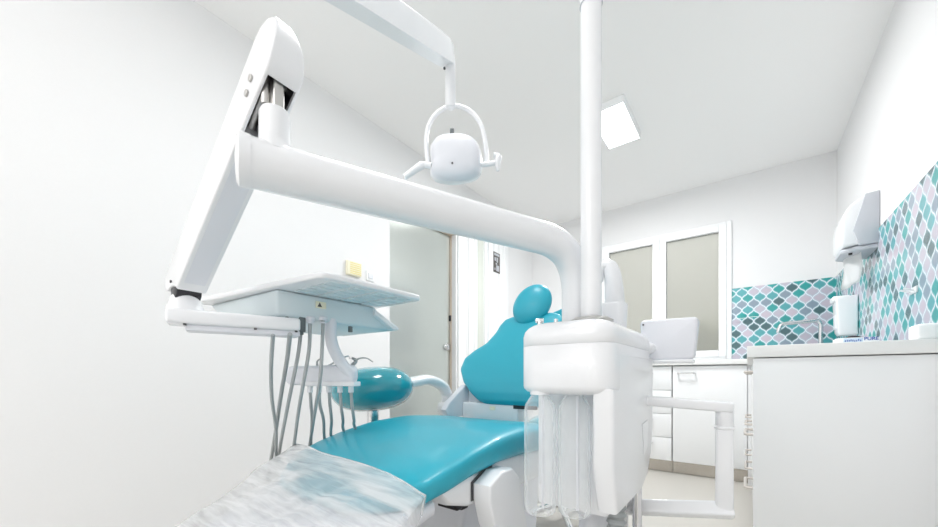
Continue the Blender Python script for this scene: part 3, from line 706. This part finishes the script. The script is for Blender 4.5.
# ================================================================ DELIVERY ARM
ZA = 1.08; PB = V((-0.325, 0.857, 0)); PE = V((-0.578, 0.226, 0))
ar = thing('delivery_arm', 'thick white tubular arm with a sloping spring arm at its end', 'dental arm', (PB.x, PB.y, 0.888))
dirv = (PE-PB).normalized()
b = bm_new()
tube(b, fillet([V((PB.x, PB.y, 0.885)), V((PB.x, PB.y, ZA)), V((PE.x, PE.y, ZA))], [0.115], 14), 0.0345, 36)
obj('main_tube', b, M['plastic'], ar, ang=60)
b = bm_new(); e0 = V((PE.x, PE.y, ZA))
lathe(b, [(0.0355, -0.012), (0.0362, -0.006), (0.0362, 0.002), (0.030, 0.006), (0.0, 0.008)], e0, dirv, 36); obj('end_cap', b, M['plastic'], ar)
K = V((-0.562, 0.266, 0))
b = bm_new(); lathe(b, [(0.030, -0.012), (0.024, 0.0), (0.0218, 0.01), (0.0215, 0.048), (0.019, 0.054), (0.010, 0.056)], (K.x, K.y, ZA+0.03), n=28); obj('arm_post', b, M['plastic'], ar)
b = bm_new(); box(b, K.x-0.012, K.x+0.014, K.y-0.008, K.y+0.008, 1.155, 1.225, 0.003); cyl(b, (K.x-0.004, K.y-0.012, 1.17), (K.x-0.004, K.y-0.012, 1.21), 0.006); obj('post_tongue', b, M['steel'], ar)
# spring arm: hollow box beam with a rounded upper end; frame along its own axis
T0 = V((-0.556, 0.269, 1.237)); T1 = V((-0.927, 0.256, 0.955))
e1 = (T0-T1).normalized()                       # up along the arm
e2 = V((0, 1, 0)) - e1*e1.y; e2.normalize()     # across (towards the back)
e3 = e1.cross(e2)                               # one face normal
if e3.z > 0: e3 = -e3                           # e3 points to the underside
LA = (T0-T1).length
MA = Matrix((( e1.x, e2.x, e3.x, T1.x), (e1.y, e2.y, e3.y, T1.y), (e1.z, e2.z, e3.z, T1.z), (0, 0, 0, 1)))
HWd = 0.0255; HH = 0.036
O0, O1 = LA-0.108, LA-0.014        # opening in the underside
side = [(-0.010, -HH*0.95), (-0.024, -HH*0.6), (-0.022, -HH*0.1), (0.0, HH*0.2), (0.018, HH*0.6), (0.024, HH)]+[(LA-0.012, HH)]
for k in range(1, 13):
    a = math.pi/2*(1-k/12); side.append((LA-0.012+0.054*math.cos(a), -HH+2*HH*math.sin(a)))
side.append((LA-0.0, -HH))
tip = [(LA-0.012+0.054*math.cos(a), -HH+2*HH*math.sin(a)) for a in [math.pi/2*(1-k/16) for k in range(17)]]
tip += [(LA+0.034-0.0115*k, -HH) for k in range(5)]
side = side[:6]+tip
b = bm_new(); CT = 0.005
prism(b, side, 'Y', -HWd, -HWd+CT, 0.0035, 3, only=-HWd)
prism(b, side, 'Y', HWd-CT, HWd, 0.0035, 3, only=HWd)
prism(b, side[:6]+[(O0, HH), (O0, -HH)], 'Y', -HWd+CT, HWd-CT, 0)
prism(b, [(O1, HH)]+tip[:-1]+[(O1, -HH)], 'Y', -HWd+CT, HWd-CT, 0)
prism(b, [(O0, -HH+0.005), (O1, -HH+0.005), (O1, -HH), (O0, -HH)], 'Y', -HWd+CT, HWd-CT, 0)
for uu in (LA-0.012, LA+0.004, LA+0.018, LA+0.03):
    bmesh.ops.bisect_plane(b, geom=b.verts[:]+b.edges[:]+b.faces[:], plane_co=(uu, 0, 0), plane_no=(1, 0, 0))
for v in b.verts:
    t = (v.co.x-(LA-0.012))/0.055
    if t > 0: v.co.y *= math.sqrt(max(0.05, 1-0.82*min(t, 1)**3.5))
bmesh.ops.transform(b, matrix=MA, verts=b.verts)
sa = obj('spring_arm', b, M['plastic'], ar, ang=24)
b = bm_new(); prism(b, [(0.03, HH-0.001), (0.05, HH+0.0005), (O0-0.02, HH+0.0005), (O0-0.008, HH-0.001)], 'Y', -HWd+0.008, HWd-0.008, 0, 1, mtx=MA); obj('underside_plate', b, M['plastic2'], sa)
b = bm_new(); 
for u_, v_ in ((O1-0.005, -0.009), (O1-0.012, 0.004)): cyl(b, MA @ V((u_, -HWd+0.006, v_)), MA @ V((u_, HWd-0.006, v_)), 0.0045, 12)
cyl(b, MA @ V((O0-0.03, 0, -0.005)), MA @ V((O1-0.03, 0, -0.012)), 0.009, 14); obj('spring_rod', b, M['steel'], sa)
b = bm_new(); box(b, O0+0.001, O1-0.001, -HWd+0.005, HWd-0.005, -HH+0.006, -HH+0.009, mtx=MA); box(b, O0+0.001, O1-0.001, -HWd+0.0052, -HWd+0.006, -HH+0.006, HH-0.006, mtx=MA); box(b, O0+0.001, O1-0.001, HWd-0.006, HWd-0.0052, -HH+0.006, HH-0.006, mtx=MA); obj('inner_liner', b, M['black'], sa)
for u_, v_ in ((LA-0.040, 0.004), (LA-0.060, 0.010)):
    for s in (-1, 1):
        b = bm_new(); cyl(b, MA @ V((u_, s*HWd*0.99, v_)), MA @ V((u_, s*(HWd+0.003), v_)), 0.0052, 16, 0.001); obj('bolt', b, M['steel'], sa)
b = bm_new(); cyl(b, MA @ V((0.012, -HWd-0.0, 0.004)), MA @ V((0.012, -HWd-0.002, 0.004)), 0.003, 12); obj('lower_bolt', b, M['gap'], sa)
b = bm_new(); cyl(b, MA @ V((0.002, -HWd+0.004, HH*0.5)), MA @ V((0.002, HWd-0.004, HH*0.5)), 0.0175, 24, 0.002); obj('knuckle', b, M['black'], sa)

# ================================================================ INSTRUMENT TRAY
ZT = 0.965
tr = thing('instrument_tray', 'white instrument tray with hoses hanging from its pale blue underside', 'dental tray', (-0.90, 0.45, ZT))
XA, XB, YA_, YB_ = -1.175, -0.662, 0.375, 0.685
b = bm_new(); prism(b, [(XA, YA_-0.03), (XB, YA_+0.028), (XB, YB_), (XA, YB_)], 'Z', ZT, ZT+0.013, 0.004, 3, corner=0.022); obj('tray_top', b, M['plastic'], tr)
b = bm_new()
for i in range(4):
    for j in range(5):
        x = -0.805+j*0.029; y = YA_+0.08+i*0.06
        box(b, x-0.011, x+0.011, y-0.024, y+0.024, ZT-0.0025, ZT+0.001, 0.001)
obj('vent_grid', b, M['under'], tr)
b = bm_new()
lo = [(-1.10, 0.40), (-0.838, 0.40), (-0.832, 0.725), (-1.10, 0.725)]; hi = [(XA+0.015, 0.375), (-0.828, 0.395), (-0.822, 0.66), (XA+0.015, 0.66)]
vl = [b.verts.new((x, y, 0.905)) for x, y in lo]; vh = [b.verts.new((x, y, ZT-0.0005)) for x, y in hi]
for i in range(4): b.faces.new((vl[i], vl[(i+1) % 4], vh[(i+1) % 4], vh[i]))
b.faces.new(vl[::-1]); b.faces.new(vh); bmesh.ops.bevel(b, geom=b.edges[:], offset=0.008, segments=3, profile=0.5, affect='EDGES')
obj('tray_body', b, M['under'], tr)
b = bm_new(); prism(b, [(0.655, 0.955), (0.742, 0.915), (0.740, 0.907), (0.72, 0.907), (0.655, 0.94)], 'X', -1.09, -0.815, 0.003, 2); obj('side_wing', b, M['plastic'], tr)
# warning sticker on the front
b = bm_new(); box(b, -0.8275, -0.8245, 0.487, 0.513, 0.936, 0.952); ws_ = obj('warning_sticker', b, M['cream'], tr, 'pale yellow warning sticker with a dark triangle')
b = bm_new(); prism(b, [(0.490, 0.939), (0.502, 0.939), (0.496, 0.950)], 'X', -0.825, -0.8240); obj('triangle_mark', b, M['print'], ws_)
# mounting bar under the tray
b = bm_new()
p0 = V((-0.905, 0.252, 0)); p1 = V((-0.838, 0.45, 0)); dd = (p1-p0); LL = dd.length; an = math.atan2(dd.y, dd.x)
MB_ = Matrix.Translation((p0.x, p0.y, 0)) @ Matrix.Rotation(an, 4, 'Z')
box(b, -0.03, LL, -0.032, 0.032, 0.874, 0.903, 0.006, 3, MB_)
mb = obj('mounting_bar', b, M['plastic'], tr)
b = bm_new(); box(b, 0.0, LL+0.0, -0.024, 0.024, 0.862, 0.875, 0.003, 3, MB_); obj('bar_cover', b, M['plastic2'], mb)
b = bm_new(); lathe(b, [(0.033, 0), (0.031, 0.012), (0.029, 0.014), (0.026, 0.028), (0.018, 0.040), (0.012, 0.05)], (T1.x+0.005, T1.y, 0.902), n=28); obj('swivel_cone', b, M['plastic'], mb)
for k in (0.0, 0.12, 0.2):
    b = bm_new(); cyl(b, MB_ @ V((k, -0.028, 0.8745)), MB_ @ V((k, -0.028, 0.871)), 0.003, 10); obj('bar_screw', b, M['gap'], mb)
# valves and hoses along the front edge; px of each hose at several heights
hs = [[(273, 335), (271, 370), (272, 400), (276, 430), (276, 455), (277, 482)], [(290, 334), (287, 360), (281, 395), (276, 430), (271, 460), (268, 486)], [(301, 330), (298, 355), (292, 385), (286, 415), (280, 448), (276, 480)],
      [(310, 322), (309, 350), (303, 385), (298, 415), (294, 445), (288, 480)], [(323, 322), (322, 350), (320, 380), (316, 405), (312, 430), (306, 470)]]
ds = [[0.80, 0.86, 0.93, 1.0, 1.07, 1.14]]*2+[[0.875, 0.87, 0.88, 0.94, 1.03, 1.14], [0.885, 0.87, 0.88, 0.94, 1.03, 1.14], [0.91, 0.88, 0.88, 0.94, 1.03, 1.14]]
for k, (h_, d_) in enumerate(zip(hs, ds)):
    off = (-0.02, 0.0, 0, 0, 0)[k]
    pts = [at(x, y, dd_+off) for (x, y), dd_ in zip(h_, d_)]
    top_ = V((pts[0].x, pts[0].y, 0.91)); pts = ([top_] if k > 1 else [])+pts
    b = bm_new(); tube(b, smooth_path(pts, 6), 0.0042 if k != 1 else 0.0048, 10); obj('supply_hose', b, M['hose'], tr, ang=70)
    b = bm_new(); q = pts[1]
    if k == 2:
        box(b, q.x-0.008, q.x+0.008, q.y-0.008, q.y+0.008, q.z-0.005, q.z+0.03, 0.002); box(b, q.x-0.018, q.x+0.006, q.y-0.01, q.y+0.004, q.z-0.012, q.z+0.006, 0.002)
        obj('valve', b, M['hosedark'], tr)
    elif k > 2:
        cyl(b, (q.x, q.y, q.z-0.004), (q.x, q.y, 0.906), 0.0075, 14, 0.001); cyl(b, (q.x, q.y, q.z+0.003), (q.x, q.y, q.z+0.012), 0.011, 14, 0.001)
        obj('valve', b, M['plastic2'], tr)
for x, y in ((-0.845, 0.425), (-0.85, 0.60)):
    b = bm_new(); cyl(b, (x, y, 0.908), (x, y, 0.890), 0.006, 12, 0.001); obj('knob', b, M['hosedark'], tr)
# second holder below
H0 = at(288, 376, 1.00); H1 = at(356, 374, 0.97)
b = bm_new()
tp_ = [at(331, 319, 0.94), at(331, 338, 0.94), at(335, 352, 0.945), at(343, 365, 0.955), at(351, 374, 0.965)]
tube(b, smooth_path(tp_, 8), 0.0145, 20)
obj('holder_arm', b, M['plastic2'], tr, ang=60)
b = bm_new(); ln = [H0.lerp(H1, t) for t in [0, .02, .05, .1, .3, .5, .7, .9, .95, .98, 1.0]]
rs = [0.4, 0.75, 0.92, 1, 1, 1, 1, 1, 0.95, 0.8, 0.5]
tube(b, ln, rs, shape=superell(0.020, 0.0255, 3.5, 28), up=(0, 0, 1)); ho = obj('instrument_holder', b, M['plastic2'], tr, ang=50)
b = bm_new(); bar(b, H0.lerp(H1, 0.25)-V((0, 0, 0.022)), H0.lerp(H1, 1.02)-V((0, 0, 0.026)), 0.04, 0.012, 0.002); obj('holder_flange', b, M['plastic'], tr)
for k, (x, x2, y2) in enumerate(((310, 312, 455), (319, 326, 445), (329, 332, 440), (340, 344, 432), (351, 355, 428))):
    a = at(x, 388, 0.985); c = at(x+1, 405, 0.99); e = at((x+x2)/2+1, 420, 1.02); f = at(x2, y2, 1.10)
    b = bm_new(); tube(b, smooth_path([a, c, e, f, V((f.x, f.y+0.05, 0.5))], 6), 0.0042, 10); obj('suction_hose', b, M['hose'], tr, ang=70)
    b = bm_new(); cyl(b, a+V((0, 0, 0.012)), a-V((0, 0, 0.012)), 0.007, 12, 0.001); obj('hose_nut', b, M['plastic'], tr)
# handpieces resting in the holder
for lab, pts, r_, m_ in (('slim bent chrome handpiece lying leftmost over the lower instrument holder', [(316, 374), (328, 366), (339, 360), (348, 356), (350, 359)], 0.0022, 'chrome'),
                       ('thick short grey handpiece standing beside the curved holder arm', [(350, 375), (352, 366), (356, 361), (352, 358)], 0.005, 'hose'),
                       ('thin curved grey instrument pointing from the holder towards the teal stool', [(355, 364), (358, 359), (366, 358), (373, 362)], 0.0020, 'hose'),
                       ('thin dark instrument tip rising over the left part of the holder', [(318, 369), (317, 362), (320, 359)], 0.0025, 'hose')):
    P = [at(x, y, 0.985) for x, y in pts]; P = smooth_path(P, 5)
    t = thing('dental_handpiece', lab, 'handpiece', P[0], 'handpieces in the lower holder')
    b = bm_new(); n = len(P); tube(b, P, [r_*(1.3-0.6*i/(n-1)) for i in range(n)], 10); obj('handpiece_body', b, M[m_], t, ang=60)

# ================================================================ OPERATING LIGHT
lt = thing('dental_light', 'white dental operating lamp in a hoop yoke hanging from a ceiling-high arm', 'dental light', (PX, PY, 1.585))
EL = at(250, -78, 0.60); LE = at(446, 52, 1.17)
b = bm_new(); lathe(b, [(0.0215, 0), (0.0235, 0.002), (0.0235, 0.06), (0.03, 0.07), (0.03, 0.13), (0.024, 0.14)], (PX, PY, 1.584), n=28); obj('swivel_collar', b, M['plastic'], lt)
b = bm_new(); lathe(b, [(0.0222, 0), (0.0242, 0.0), (0.0242, 0.0015), (0.0222, 0.0015)], (PX, PY, 1.583), n=28); obj('seam_ring', b, M['greyp'], lt)
b = bm_new(); tube(b, [V((PX, PY, 1.69)), V((EL.x, EL.y, 1.69))], 0.024, 20); cyl(b, (EL.x, EL.y, EL.z-0.05), (EL.x, EL.y, 1.72), 0.026, 20, 0.004); obj('extension_arm', b, M['plastic'], lt)
b = bm_new()
sec = [(-0.021, -0.036), (0.021, -0.036), (0.021, 0.030), (0.014, 0.038), (-0.014, 0.038), (-0.021, 0.030)]
dv = (LE-EL); n_ = 12
pth = [EL+dv*(k/n_) for k in range(n_+1)]
tube(b, pth+[LE+dv.normalized()*0.018+V((0, 0, -0.004)), LE+dv.normalized()*0.028+V((0, 0, -0.012))], [1.0]*(n_-1)+[1.0, 0.98, 0.85, 0.55], shape=sec, up=(0, 0, 1))
bmesh.ops.bevel(b, geom=[e for e in b.edges if e.calc_face_angle(0) > 0.7 and abs((e.verts[0].co-e.verts[1].co).normalized().dot(dv.normalized())) > 0.9], offset=0.005, segments=3, profile=0.5, affect='EDGES')
obj('balance_arm', b, M['plastic'], lt, ang=35)
LS = at(450, 62, 1.185); LY = at(450.5, 107, 1.22)
b = bm_new(); tube(b, [LS+V((0, 0, 0.02)), LS, LS.lerp(LY, 0.5), LY], [0.014, 0.017, 0.0165, 0.0175], 20); lathe(b, [(0.0, -0.006), (0.012, -0.004), (0.0165, 0.0)], LY, n=20); obj('stem', b, M['plastic'], lt)
b = bm_new(); sc_ = at(444.5, 69, 1.165); cyl(b, sc_, sc_+V((0.003, -0.004, 0)), 0.0035, 10); obj('stem_screw', b, M['gap'], lt)
# yoke: hoop in a plane facing the camera roughly
HC = at(455.5, 160, 1.25); ru = V((math.cos(TH), math.sin(TH), 0)); fw = V((-math.sin(TH), math.cos(TH), 0))
def hp(dx, dz, dy=0): return HC+ru*(dx/370*1.25)+V((0, 0, dz/370*1.25))+fw*dy
b = bm_new()
yk_ = [(-27, -5), (-29, 8), (-29, 25), (-25, 38), (-17, 48), (-5, 54), (6, 53), (17, 47), (25, 36), (29, 22), (31, 5), (31, -4)]
tube(b, smooth_path([hp(x, z) for x, z in yk_], 5), 0.0075, 12); obj('yoke', b, M['plastic'], lt, ang=60)
# lamp head: rounded shell
b = bm_new()
out = [(-23, -6), (-24, -14), (-18, -20), (-6, -22), (10, -21), (22, -16), (25, -6), (24, 6), (19, 17), (8, 22), (-8, 22), (-18, 19), (-24, 10)]
def oring(s, dy, dz0=0):
    P = smooth_path([(x*s, z*s+dz0, 0) for x, z in out]+[(out[0][0]*s, out[0][1]*s+dz0, 0)], 4)[:-1]
    return [hp(p.x, p.y, dy) for p in P]
loft(b, [oring(0.25, -0.052), oring(0.6, -0.049), oring(0.85, -0.040), oring(0.96, -0.026), oring(1.0, -0.006)]); hd_ = obj('head_shell', b, M['plastic2'], lt, ang=60)
b = bm_new(); loft(b, [oring(1.0, -0.005, 1), oring(1.06, 0.002, 2), oring(1.08, 0.018, 3), oring(1.04, 0.032, 3)]); obj('head_rim', b, M['plastic'], lt, ang=60)
b = bm_new(); loft(b, [oring(0.9, 0.033, 3), oring(0.88, 0.034, 3)]); obj('lens', b, M['paper'], lt)
b = bm_new(); q = hp(-2.5, -12, -0.0515); cyl(b, q, q-fw*0.002, 0.0032, 10); obj('head_screw', b, M['gap'], lt)
b = bm_new(); q = hp(-3.5, 30, 0.01); box(b, -0.007, 0.007, -0.006, 0.006, -0.010, 0.009, 0.001, 2, Matrix.Translation(q) @ Matrix.Rotation(TH, 4, 'Z')); obj('sensor', b, M['hosedark'], lt)
b = bm_new(); tube(b, smooth_path([hp(-24, -6), hp(-32, -5), hp(-38, -8), hp(-51, -17)], 5), [0.010]*6+[0.013]*4+[0.012, 0.0115, 0.011, 0.0105, 0.010, 0.0095], 14); obj('handle', b, M['plastic'], lt, ang=60)
b = bm_new(); tube(b, [hp(24, -5), hp(33, -4), hp(39, -3)], 0.008, 12); tube(b, smooth_path([hp(38, 5), hp(43, 4), hp(42, -2), hp(42.5, -11)], 5), [0.008]*6+[0.011]*6+[0.009, 0.008, 0.007, 0.005], 12); obj('handle', b, M['plastic'], lt, ang=60)
